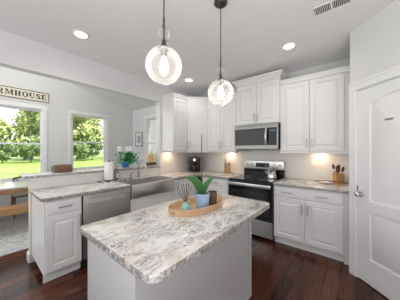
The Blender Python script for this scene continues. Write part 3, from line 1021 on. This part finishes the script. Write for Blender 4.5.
# mills left of the range
t = thing('pepper_mill', 'tall turned wooden mill leaning near the range wall', 'pepper mill', (-2.035, 3.425, TZ + .002))
t.scale = (1.3, 1.3, 1.05); t.rotation_euler = (0, R(-6), 0)
MB().lathe([(0, 0), (.030, 0), (.031, .012), (.024, .04), (.021, .09), (.027, .15), (.024, .165), (0, .165)], n=18).build('mill_body', 'crock', t)
MB().lathe([(0, .165), (.018, .165), (.026, .185), (.022, .21), (.008, .22), (.008, .23), (0, .232)], n=18).build('mill_top', 'crock', t)
t = thing('oil_bottle', 'slim grey bottle with wooden base left of the wooden mill', 'bottle', (-2.145, 3.45, TZ + .001))
MB().lathe([(0, 0), (.033, 0), (.034, .004), (.034, .11), (0, .11)], n=20).build('wooden_base', 'utlight', t)
MB().lathe([(0, .11), (.030, .11), (.031, .19), (.014, .235), (.012, .28), (0, .28)], n=20).build('bottle_body', plain('grey_glass', (.30, .30, .29), .15), t)
MB().cyl((0, 0, .28), (0, 0, .30), .014, n=12).build('cap', 'nickel', t)

t = thing('spoon_rest', 'white spoon rest with dark spoon left of the range', 'spoon rest', (-1.84, 3.25, TZ + .001), R(50))
MB().lathe([(0, 0), (.6, 0), (1, .016), (.96, .018), (.6, .006), (0, .005)], n=24, sx=.06, sy=.11).build('dish', 'white', t)
MB().sphere((0, -.03, .016), .024, 2, (1, 1.3, .25)).tube([(0, -.01, .017), (0, .12, .03)], .006, 8).build('spoon', 'black', t)

# kettle on the range
t = thing('tea_kettle', 'shiny chrome tea kettle on the back right burner', 'kettle', (-1.105, 3.28, .9185))
t.scale = (.82, .82, .86)
MB().lathe([(0, 0), (.085, 0), (.095, .012), (.094, .05), (.080, .095), (.055, .125), (.045, .132), (0, .132)], n=28).build('kettle_body', 'chrome', t)
MB().lathe([(0, .131), (.044, .131), (.030, .146), (.010, .150), (.012, .165), (0, .170)], n=20).build('lid', 'chrome', t)
MB().tube([tuple(L_ * .075 + Vector((0, 0, .07))), tuple(L_ * .11 + Vector((0, 0, .10))), tuple(L_ * .135 + Vector((0, 0, .14)))], [.022, .015, .011], 10).build('spout', 'chrome', t)
pts = []
for k in range(11):
    a = R(10 + 160 * k / 10)
    pts.append(tuple(L_ * (.075 * math.cos(a)) + Vector((0, 0, .105 + .115 * math.sin(a)))))
MB().tube(pts, .008, 8).build('handle', 'chrome', t)

# utensil crock
t = thing('utensil_crock', 'square light wood crock holding kitchen utensils', 'crock', (-.185, 3.45, TZ + .001), R(35))
def sq(s_, z, b_=.012):
    return [(x, y, z) for x, y in rounded(-s_, s_, -s_, s_, (b_,) * 4, 3)]
m = MB(); m.rings([sq(.050, 0), sq(.058, .135), sq(.050, .135), sq(.044, .02)], True, True)
m.build('crock_body', 'crock', t)
ut = [('wooden_spoon', 'dark wooden spoon leaning left, tallest in the crock', -.085, .0, .275, 's'), ('spatula', 'dark wooden spatula leaning left in the crock', -.040, -.02, .235, 'f'),
      ('slotted_turner', 'wide brown turner upright in the crock middle', .006, .0, .25, 't'), ('wooden_spoon', 'short dark spoon leaning right in the crock', .088, .01, .225, 's'),
      ('ladle', 'white ladle at the back of the crock', .035, .05, .285, 'w')]
for i, (nm, lb, a, f, h, kind) in enumerate(ut):
    o = thing(nm, lb, nm.replace('_', ' '), (-.185, 3.45, TZ + .0235), 0, 'utensils in the crock')
    bs = Vector((.77, .64, 0)) * (a * .30) + F_ * (f * .3)
    tp = Vector((.77, .64, 0)) * a + F_ * f + Vector((0, 0, h))
    dirv = (tp - bs).normalized()
    mid = bs.lerp(tp, .56)
    MB().tube([tuple(bs), tuple(mid)], .005, 8).build('handle', 'white' if kind == 'w' else 'utensil', o)
    hm = MB()
    sdv = Vector((.77, .64, 0)); sdv = (sdv - dirv * sdv.dot(dirv)).normalized()
    nv = dirv.cross(sdv)
    if kind in 'ft':
        lw_ = .015 if kind == 'f' else .021
        l0, l1 = [], []
        for (q, ww) in ((0, .008), (.25, lw_), (.9, lw_), (1, lw_ * .8)):
            c = mid.lerp(tp, q)
            l0.append([c - sdv * ww - nv * .003, c + sdv * ww - nv * .003, c + sdv * ww + nv * .003, c - sdv * ww + nv * .003])
        hm.rings([[tuple(x) for x in y] for y in l0], True, True)
    else:
        c = mid.lerp(tp, .55)
        q_ = bmesh.ops.create_icosphere(hm.bm, subdivisions=2, radius=1)
        for v in q_['verts']:
            v.co = c + sdv * v.co.x * .021 + dirv * v.co.y * .042 + nv * v.co.z * .010
    hm.build('head', 'white' if kind == 'w' else 'utensil', o)

t = thing('serving_platter', 'white flat platter with dark spatula beside the crock', 'platter', (-.325, 3.28, TZ + .001), R(10))
MB().lathe([(0, 0), (.6, 0), (1, .026), (.97, .029), (.65, .010), (0, .008)], n=28, sx=.098, sy=.098).build('plate', 'white', t)
o = thing('spatula', 'dark spatula lying across the white platter', 'spatula', (-.325, 3.28, TZ + .0315), R(10))
MB().tube([(-.14, -.02, .004), (.03, -.02, .012)], .006, 8).build('handle', 'utensil', o)
MB().box(.03, .12, -.05, .01, .004, .014, .004).build('head', 'black', o)

# outlets
def plate(label, loc, rotz):
    t = thing('wall_outlet', label, 'outlet', loc, rotz)
    MB().box(-.036, .036, -.006, 0, -.058, .058, .003).build('cover_plate', 'white', t)
    for dz in (-.02, .02):
        o = MB().box(-.016, .016, -.008, -.006, dz - .014, dz + .014, .001).build('socket', 'trim', t)
plate('white outlet cover on the tile right of the range', (-.52, YB - .0125, 1.187), 0)
plate('white outlet cover on the sink wall tile under the narrow cabinet', (XS + .0125, 2.80, 1.185), R(90))

# ================================================================== lights of the room and two added dining lamps
def can_light(label, x, y):
    t = thing('ceiling_light', label, 'ceiling light', (x, y, CEIL), 0, 'recessed ceiling lights')
    MB().lathe([(.062, -.002), (.066, -.008), (.088, -.007), (.092, -.0005), (.062, -.0005), (.062, -.002)], n=32).build('trim_ring', 'trim', t)
    MB().lathe([(0, -.003), (.062, -.003), (.062, -.001), (0, -.001)], n=32).build('lens', 'can', t)
    ld = bpy.data.lights.new('can_light', 'AREA'); ld.shape = 'DISK'; ld.size = .12
    ld.energy = CAN_POWER; ld.color = (1.0, .94, .85); ld.spread = R(150)
    lo = bpy.data.objects.new('can_light', ld); C.objects.link(lo)
    lo.parent = t; lo.location = (0, 0, -.012)
can_light('lit recessed ceiling light nearest the left beam', -2.48, .79)
can_light('lit recessed ceiling light in front of the range wall', -.66, 2.62)
can_light('lit recessed ceiling light between the two pendants', -2.48, 2.65)

for (x, y, lb) in ((-4.7, -1.4, 'unseen lamp added to brighten the dining room, above the table end'), (-4.6, .75, 'unseen lamp added to brighten the dining room, beyond the table')):  # two lamps hidden by the beam, added to brighten the dining room
    z = slope_z(y)
    t = thing('fill_lamp', lb, 'added lamp', (x, y, z), 0, 'added dining fill lights')
    MB().lathe([(0, -.03), (.09, -.03), (.09, .02), (0, .02)], n=24).build('canopy', 'nickel', t)
    MB().cyl((0, 0, -.15), (0, 0, -.03), .010, n=10).build('rod', 'nickel', t)
    MB().sphere((0, 0, -.24), .10, 3).build('fill_globe', 'dome', t)

def pendant(label, x, y, zc):
    t = thing('pendant_lamp', label, 'pendant lamp', (x, y, CEIL), 0, 'clear glass globe pendants')
    z = lambda zz: zz - CEIL
    MB().lathe([(0, -.0005), (.062, -.0005), (.062, -.012), (.045, -.026), (.010, -.030), (0, -.030)], n=28).build('canopy', 'bronze', t)
    rg_ = .118
    zt = zc + rg_
    MB().cyl((0, 0, z(zt + .19)), (0, 0, -.028), .0042, n=10).build('cord', 'black', t)
    MB().cyl((0, 0, z(zt + .03)), (0, 0, z(zt + .20)), .007, n=10).sphere((0, 0, z(zt + .145)), .011, 2).build('stem', 'bronze', t)
    MB().sphere((0, 0, z(zt + .092)), .043, 3).build('glass_ball', 'globe', t)
    MB().lathe([(0, .05), (.012, .05), (.016, .02), (.032, -.002), (.034, -.018), (.02, -.02), (.018, -.06), (0, -.06)], c=(0, 0, z(zt)), n=20).build('socket', 'bronze', t)
    prof = []
    for k in range(25):
        a = R(166) * k / 24
        prof.append((rg_ * math.sin(PI - R(166) + a) if False else rg_ * math.sin(R(180) - a), rg_ * math.cos(R(180) - a)))
    MB().lathe(prof, c=(0, 0, z(zc)), n=40).build('globe', 'globe', t)
    MB().lathe([(0, -.060), (.012, -.058), (.026, -.03), (.029, -.008), (.022, .020), (.012, .05), (.011, .06), (0, .06)], c=(0, 0, z(zc - .0)), n=20).build('bulb', 'bulb', t)
    ld = bpy.data.lights.new('bulb_light', 'POINT'); ld.energy = 0.8; ld.shadow_soft_size = .035; ld.color = (1, .93, .85)
    lo = bpy.data.objects.new('bulb_light', ld); C.objects.link(lo); lo.parent = t; lo.location = (0, 0, z(zc))
pendant('clear glass globe pendant over the near end of the island', -.965, .79, 1.96)
pendant('clear glass globe pendant over the far end of the island', -.95, 1.443, 1.935)

def puck(label, loc):
    t = thing('puck_light', label, 'cabinet light', loc, 0, 'warm lights under the wall cabinets')
    MB().lathe([(0, -.0005), (.034, -.0005), (.034, -.011), (.029, -.013), (.029, -.010), (0, -.010)], n=20).build('housing', 'nickel', t)
    MB().lathe([(0, -.0105), (.028, -.0105), (.028, -.0125), (0, -.0125)], n=20).build('lens', 'puck', t)
    ld = bpy.data.lights.new('puck_light', 'AREA'); ld.shape = 'DISK'; ld.size = .05
    ld.energy = PUCK_POWER; ld.color = (1.0, .70, .42)
    lo = bpy.data.objects.new('puck_light', ld); C.objects.link(lo); lo.parent = t; lo.location = (0, 0, -.015)
puck('warm puck light under the cabinet above the utensil crock', (-.42, 3.46, UB))
puck('warm puck light under the cabinet above the wooden mill', (-2.06, 3.46, UB))
puck('warm puck light under the narrow cabinet on the sink wall', (-2.98, 2.60, UB))

# ceiling vent
t = thing('ceiling_vent', 'white ceiling air vent with two louvered sections', 'vent', (-.315, 2.06, CEIL))
vl, vw = .30, .15
MB().box(0, vl, 0, vw, -.002, -.0005).build('backing', 'vent_dark', t)
m = MB()
m.box(0, .014, 0, vw, -.012, -.001, .002).box(vl - .014, vl, 0, vw, -.012, -.001, .002).box(.014, vl - .014, 0, .014, -.012, -.001, .002).box(.014, vl - .014, vw - .014, vw, -.012, -.001, .002).box(vl / 2 - .008, vl / 2 + .008, .014, vw - .014, -.012, -.001, .002)
m.build('frame', 'trim', t)
for s0 in (.014, vl / 2 + .008):
    for k in range(9):
        x = s0 + .006 + k * .0138
        MB().box(x, x + .0045, .014, vw - .014, -.010, -.003).build('slat', 'trim', t)

# ================================================================== dining side
tag(MB().box(-5.95, -3.59, -1.4, 2.3, .0005, .010, .002).build('area_rug', 'rug'), 'grey blue patterned area rug under the dining table', 'rug')
RZ = .0105
t = thing('dining_table', 'wooden plank dining table beside the big window', 'table', (-5.12, .30, RZ))
MB().box(-.475, .475, -1.105, 1.005, .700, .735, .005).build('tabletop', 'sky_sheen', t)
MB().box(-.47, .47, -1.1, 1.0, .615, .6995, .006).build('apron', 'table_top', t)
for sy in (-.75, .65):
    MB().box(-.36, .36, sy - .05, sy + .05, .0, .07, .006).box(-.06, .06, sy - .06, sy + .06, .07, .55, .004).box(-.33, .33, sy - .05, sy + .05, .55, .6145, .004).build('leg', 'table_top', t)
MB().box(-.03, .03, -.70, .60, .20, .29, .004).build('stretcher', 'table_top', t)

t = thing('dining_bench', 'wooden plank bench on the near side of the dining table', 'bench', (-4.52, .35, RZ))
MB().box(.05, .18, -1.2, .85, .325, .44, .006).box(-.06, .05, -1.2, .85, .40, .44, .006).build('seat', 'bench', t)
for sy in (-.85, .50):
    for sx in (-1, 1):
        m = MB()
        m.rings([[(sx * .05 - .03, sy - .03, .355), (sx * .05 + .03, sy - .03, .355), (sx * .05 + .03, sy + .03, .355), (sx * .05 - .03, sy + .03, .355)],
                 [(sx * .15 - .022, sy - .025, 0), (sx * .15 + .022, sy - .025, 0), (sx * .15 + .022, sy + .025, 0), (sx * .15 - .022, sy + .025, 0)]], True, True)
        m.build('leg', 'bench', t)

def chair(label, loc, rotz):
    t = thing('dining_chair', label, 'chair', loc, rotz, 'dining chairs behind the table')
    MB().box(-.22, .22, -.22, .20, .44, .475, .012, 2).build('seat', 'white', t)
    MB().box(-.215, .215, -.215, .195, .41, .44, .004).build('seat_frame', 'rattan', t)
    for sx in (-1, 1):
        MB().tube([(sx * .19, -.18, .41), (sx * .20, -.20, 0)], [.02, .015], 10).build('leg', 'rattan', t)
        MB().tube([(sx * .17, .19, .78), (sx * .19, .19, .45), (sx * .20, .24, 0)], [.016, .02, .016], 10).build('leg', 'rattan', t)
    m = MB()
    m.tube([(-.19, .195, .76), (-.1, .22, .785), (.1, .22, .785), (.19, .195, .76)], .02, 10)
    m.build('top_rail', 'rattan', t)
    m = MB()
    m.tube([(-.16, .205, .50), (0, .215, .64), (.16, .205, .76)], .010, 8).tube([(.16, .206, .50), (0, .222, .64), (-.16, .206, .76)], .010, 8)
    m.build('cross_back', 'rattan', t)
    pts = [(.19 * math.cos(R(a)), -.19 + .0, .40 - .25 * math.sin(R(a))) for a in (0, 20, 40, 60, 90, 120, 140, 160, 180)]
    pts = [(x, y, .20 + (.40 - z) * .0 + .19 * math.sin(R(a))) for (x, y, z), a in zip(pts, (0, 20, 40, 60, 90, 120, 140, 160, 180))]
    MB().tube(pts, .009, 8).build('hoop_stretcher', 'white', t)
    return t
c0 = chair('wooden dining chair with white seat nearest the bar end', (-5.56, .70, RZ + .003), R(90))
dup(c0, None, (-5.56, .02, RZ + .003), R(90), 'wooden dining chair with white seat farther along the table')

# sign -------------------------------------------------------------------
LET = {}
def rect(x0, y0, x1, y1): return [(x0, y0), (x1, y0), (x1, y1), (x0, y1)]
def arc(cx, cy, ro, ri, a0, a1, n=14, ex=1, ey=1, ix=1, iy=1):
    out = []
    for k in range(n):
        b0, b1 = R(a0 + (a1 - a0) * k / n), R(a0 + (a1 - a0) * (k + 1) / n)
        out.append([(cx + ri * ix * math.cos(b0), cy + ri * iy * math.sin(b0)), (cx + ro * ex * math.cos(b0), cy + ro * ey * math.sin(b0)), (cx + ro * ex * math.cos(b1), cy + ro * ey * math.sin(b1)), (cx + ri * ix * math.cos(b1), cy + ri * iy * math.sin(b1))])
    return out
V_ = lambda x: [rect(x, 0, x + .24, 1)]
S_ = lambda x, y: [rect(x - .08, y, x + .32, y + .09)]
LET['F'] = V_(.1) + S_(.1, 0) + S_(.1, .91) + [rect(.34, .88, .82, 1), rect(.74, .70, .82, .9), rect(.34, .46, .64, .57)]
LET['E'] = V_(.1) + S_(.1, 0) + S_(.1, .91) + [rect(.34, .88, .82, 1), rect(.74, .72, .82, .9), rect(.34, .46, .66, .57), rect(.34, 0, .86, .12), rect(.78, .1, .86, .3)]
LET['H'] = V_(.1) + V_(.62) + S_(.1, 0) + S_(.1, .91) + S_(.62, 0) + S_(.62, .91) + [rect(.3, .45, .65, .56)]
LET['A'] = [[(.05, 0), (.15, 0), (.50, 1), (.40, 1)], [(.62, 0), (.90, 0), (.55, 1), (.38, 1)], rect(.24, .26, .7, .36), rect(-.02, 0, .26, .08), rect(.55, 0, .98, .08)]
LET['M'] = [rect(.08, 0, .18, 1), rect(.84, 0, 1.08, 1), [(.12, 1), (.36, 1), (.64, .1), (.52, .1)], [(.52, .1), (.62, .1), (.92, 1), (.82, 1)], rect(0, 0, .28, .08), rect(.76, 0, 1.16, .08), rect(0, .92, .3, 1), rect(.86, .92, 1.16, 1)]
LET['O'] = arc(.48, .5, 1, 1, 0, 360, 28, .46, .52, .22, .42)
LET['U'] = [rect(.1, .35, .34, 1), rect(.70, .35, .80, 1)] + S_(.1, .91) + [rect(.6, .91, .92, 1)] + arc(.45, .36, 1, 1, 180, 360, 14, .35, .38, .25, .24)
LET['R'] = V_(.1) + S_(.1, 0) + S_(.1, .91) + [rect(.3, .9, .5, 1), rect(.3, .44, .5, .53)] + arc(.48, .72, 1, 1, -90, 90, 12, .36, .28, .14, .18) + [[(.42, .48), (.60, .48), (.92, 0), (.66, 0)], rect(.62, 0, 1.0, .08)]
LET['S'] = arc(.42, .74, 1, 1, 20, 250, 14, .34, .27, .14, .16) + arc(.42, .27, 1, 1, -160, 70, 14, .36, .28, .15, .17) + [[(.20, .62), (.34, .78), (.70, .36), (.54, .24)], rect(.68, .72, .76, .98), rect(.06, .02, .14, .28)]
WID = dict(F=.88, A=.98, R=1.0, M=1.18, H=.98, O=.96, U=.94, S=.82, E=.92)
t = thing('wall_sign', 'long cream FARMHOUSE sign with black letters above the window', 'sign', (XD, 0, 2.61), R(90))
sy0, sy1, shh = -.12, 1.20, .24
MB().box(sy0 + .02, sy1 - .02, -.018, -.001, .02, shh - .02).build('board', 'cream', t)
MB().box(sy0, sy1, -.026, -.001, 0, .02, .002).box(sy0, sy1, -.026, -.001, shh - .02, shh, .002).box(sy0, sy0 + .02, -.026, -.001, .02, shh - .02, .002).box(sy1 - .02, sy1, -.026, -.001, .02, shh - .02, .002).build('frame', 'signframe', t)
m = MB(); H_ = .122; SXL = .117
x = 1.165 - sum(WID[c] * SXL + .012 for c in 'FARMHOUSE')
for c in 'FARMHOUSE':
    for poly in LET[c]:
        m.prism_y([(x + px * SXL, .060 + pz * H_) for px, pz in poly], -.021, -.0175)
    x += WID[c] * SXL + .012
m.build('lettering', 'ink', t)

# picture on the dining side wall
t = thing('picture_frame', 'small framed grey picture on the dining side wall', 'picture', (-5.64, YB, 1.77))
MB().box(-.20, .20, -.025, -.001, -.24, -.215).box(-.20, .20, -.025, -.001, .215, .24).box(-.20, -.175, -.025, -.001, -.215, .215).box(.175, .20, -.025, -.001, -.215, .215).build('frame', 'picframe', t)
MB().box(-.175, .175, -.012, -.001, -.215, .215).build('mount', 'picmat', t)
MB().box(-.10, .10, -.014, -.0121, -.13, .13).build('print', 'picart', t)

# pantry lettering
t = thing('door_sign', 'tiny dark PANTRY lettering on the white door', 'sign', (PX, PY, 0), PR)
LET['P'] = V_(.1) + S_(.1, 0) + S_(.1, .91) + [rect(.3, .9, .5, 1), rect(.3, .40, .5, .49)] + arc(.48, .70, 1, 1, -90, 90, 12, .36, .30, .14, .20)
LET['N'] = [rect(.08, 0, .18, 1), rect(.74, 0, .84, 1), [(.08, 1), (.32, 1), (.84, 0), (.6, 0)]]
LET['T'] = [rect(.33, 0, .57, 1), rect(.05, .88, .85, 1), rect(.05, .7, .13, .9), rect(.77, .7, .85, .9)]
LET['Y'] = [rect(.36, 0, .60, .5), [(.02, 1), (.28, 1), (.60, .45), (.38, .45)], [(.76, 1), (.9, 1), (.58, .45), (.46, .45)]]
m = MB(); x = .372
for c in 'PANTRY':
    for poly in LET[c]:
        m.prism_y([(x + px * .0115, 1.688 + pz * .019) for px, pz in poly], -.0012, .0008)
    x += .0124
m.build('lettering', 'ink', t)

# ================================================================== outdoors
tag(MB().box(-120, XD - .16, -14, 120, -.75, -.65).box(XD - .16, 3.0, YB + .2, 120, -.75, -.65).build('lawn', 'grass'), 'bright green lawn outside the dining windows', 'lawn', kind='stuff')

def tree(name, label, x, y, h, rad, mat, low=.25, seed=0, n=1500, nb=11, spread=1.0, ls=.32, cat='tree', group='trees beyond the lawn'):
    rnd = random.Random(seed)
    t = thing(name, label, cat, (x, y, -.65), rnd.uniform(0, 6) if spread == 1 else 0, group)
    MB().tube([(0, 0, 0), (.1, .05, h * .35), (0, .1, h * .75)], [h * .022, h * .016, h * .006], 8).build('trunk', 'bark', t)
    blobs = []
    for k in range(nb):
        a = rnd.uniform(0, 2 * PI); q = rnd.uniform(.1, .62)
        zz = rnd.uniform(low + .12, .86)
        sh = math.sin(PI * (.18 + .8 * (zz - low) / (1 - low))) ** .7
        blobs.append((Vector((rad * q * sh * math.cos(a), rad * spread * q * sh * math.sin(a), h * zz)), rad * rnd.uniform(.32, .5)))
    m = MB()
    for k in range(n):
        c, r = rnd.choice(blobs)
        dv = Vector((rnd.gauss(0, 1), rnd.gauss(0, 1), rnd.gauss(0, 1))).normalized()
        p_ = c + dv * r * rnd.uniform(.75, 1.08)
        ax = (dv + Vector((rnd.gauss(0, .5), rnd.gauss(0, .5), rnd.gauss(0, .5)))).normalized()
        s1 = ax.orthogonal().normalized(); s2 = ax.cross(s1); s_ = ls * rnd.uniform(.6, 1.2)
        vv = [m.bm.verts.new(p_ + s1 * s_ * u + s2 * s_ * v_) for u, v_ in ((-1, 0), (0, -.7), (1, 0), (0, .7))]
        m.bm.faces.new(vv)
    for c, r in blobs: m.sphere(c, r * .72, 1)
    f = m.build('crown', mat, t)
    return t
rnd = random.Random(11)
tl = [
 ('low light green tree outside, far left of the big window', -47, -4.2, 7.4, 4.2),
 ('pale leafy tree outside, just right of the blue house corner', -55, 1.2, 8.2, 4.4),
 ('leafy tree outside seen in the middle of the big window', -47, 8.6, 12.6, 4.6),
 ('rounded tree outside at the right edge of the big window', -57, 8.2, 14, 4.2),
 ('broad leafy tree outside at the left of the narrow window', -47, 14.4, 13.4, 5.0),
 ('lighter rounded tree outside in the middle of the narrow window', -55, 19.0, 14.0, 5.0),
 ('small distant tree outside at the right of the narrow window', -47, 24.0, 10, 4.8),
 ('tree outside beyond the side wall window', -34, 33, 9.0, 4.4),
]
for i, (lb, x, y, h, r_) in enumerate(tl): tree('leafy_tree', lb, x, y, h, r_, 'tree_l', .06, 20 + i, 3400, 17, ls=.33)
bl = [('dark shrub outside at the left edge of the big window', -40, -.6), ('dark shrub outside second from the left in the big window', -42, 2.6), ('dark shrub outside third from the left in the big window', -40, 5.6),
      ('dark shrub outside at the right edge of the big window', -42, 8.8), ('dark shrub outside low at the left of the narrow window', -40, 12.0), ('dark shrub outside low in the middle of the narrow window', -42, 15.4), ('dark shrub outside low at the right of the narrow window', -40, 18.8)]
for i, (lb, x, y) in enumerate(bl): tree('shrub', lb, x, y, 3.2 + .5 * (i % 3), 1.9, 'tree_d', .16, 60 + i, 2200, 20, 1.4, ls=.20, cat='shrub', group='shrubs along the lawn')
# neighbouring house
t = thing('house', 'pale blue sided house beyond the trees at far left', 'house', (-80, -3.6, -.65))
MB().box(-5, 5, -9, 9.6, 0, 15).build('wall', 'siding', t)
m = MB(); m.rings([[(-5.5, -9.5, 15), (5.5, -9.5, 15), (5.5, 10, 15), (-5.5, 10, 15)], [(-.1, -9.5, 18), (.1, -9.5, 18), (.1, 10, 18), (-.1, 10, 18)]], True, True)
m.build('roof', 'roof', t)
m = MB()
for k in range(24): m.box(5.0, 5.05, -9, 9.2, .2 + k * .61, .44 + k * .61)
m.box(5.0, 5.08, 9.0, 9.6, 0, 15)
m.build('siding_boards', 'trim', t)
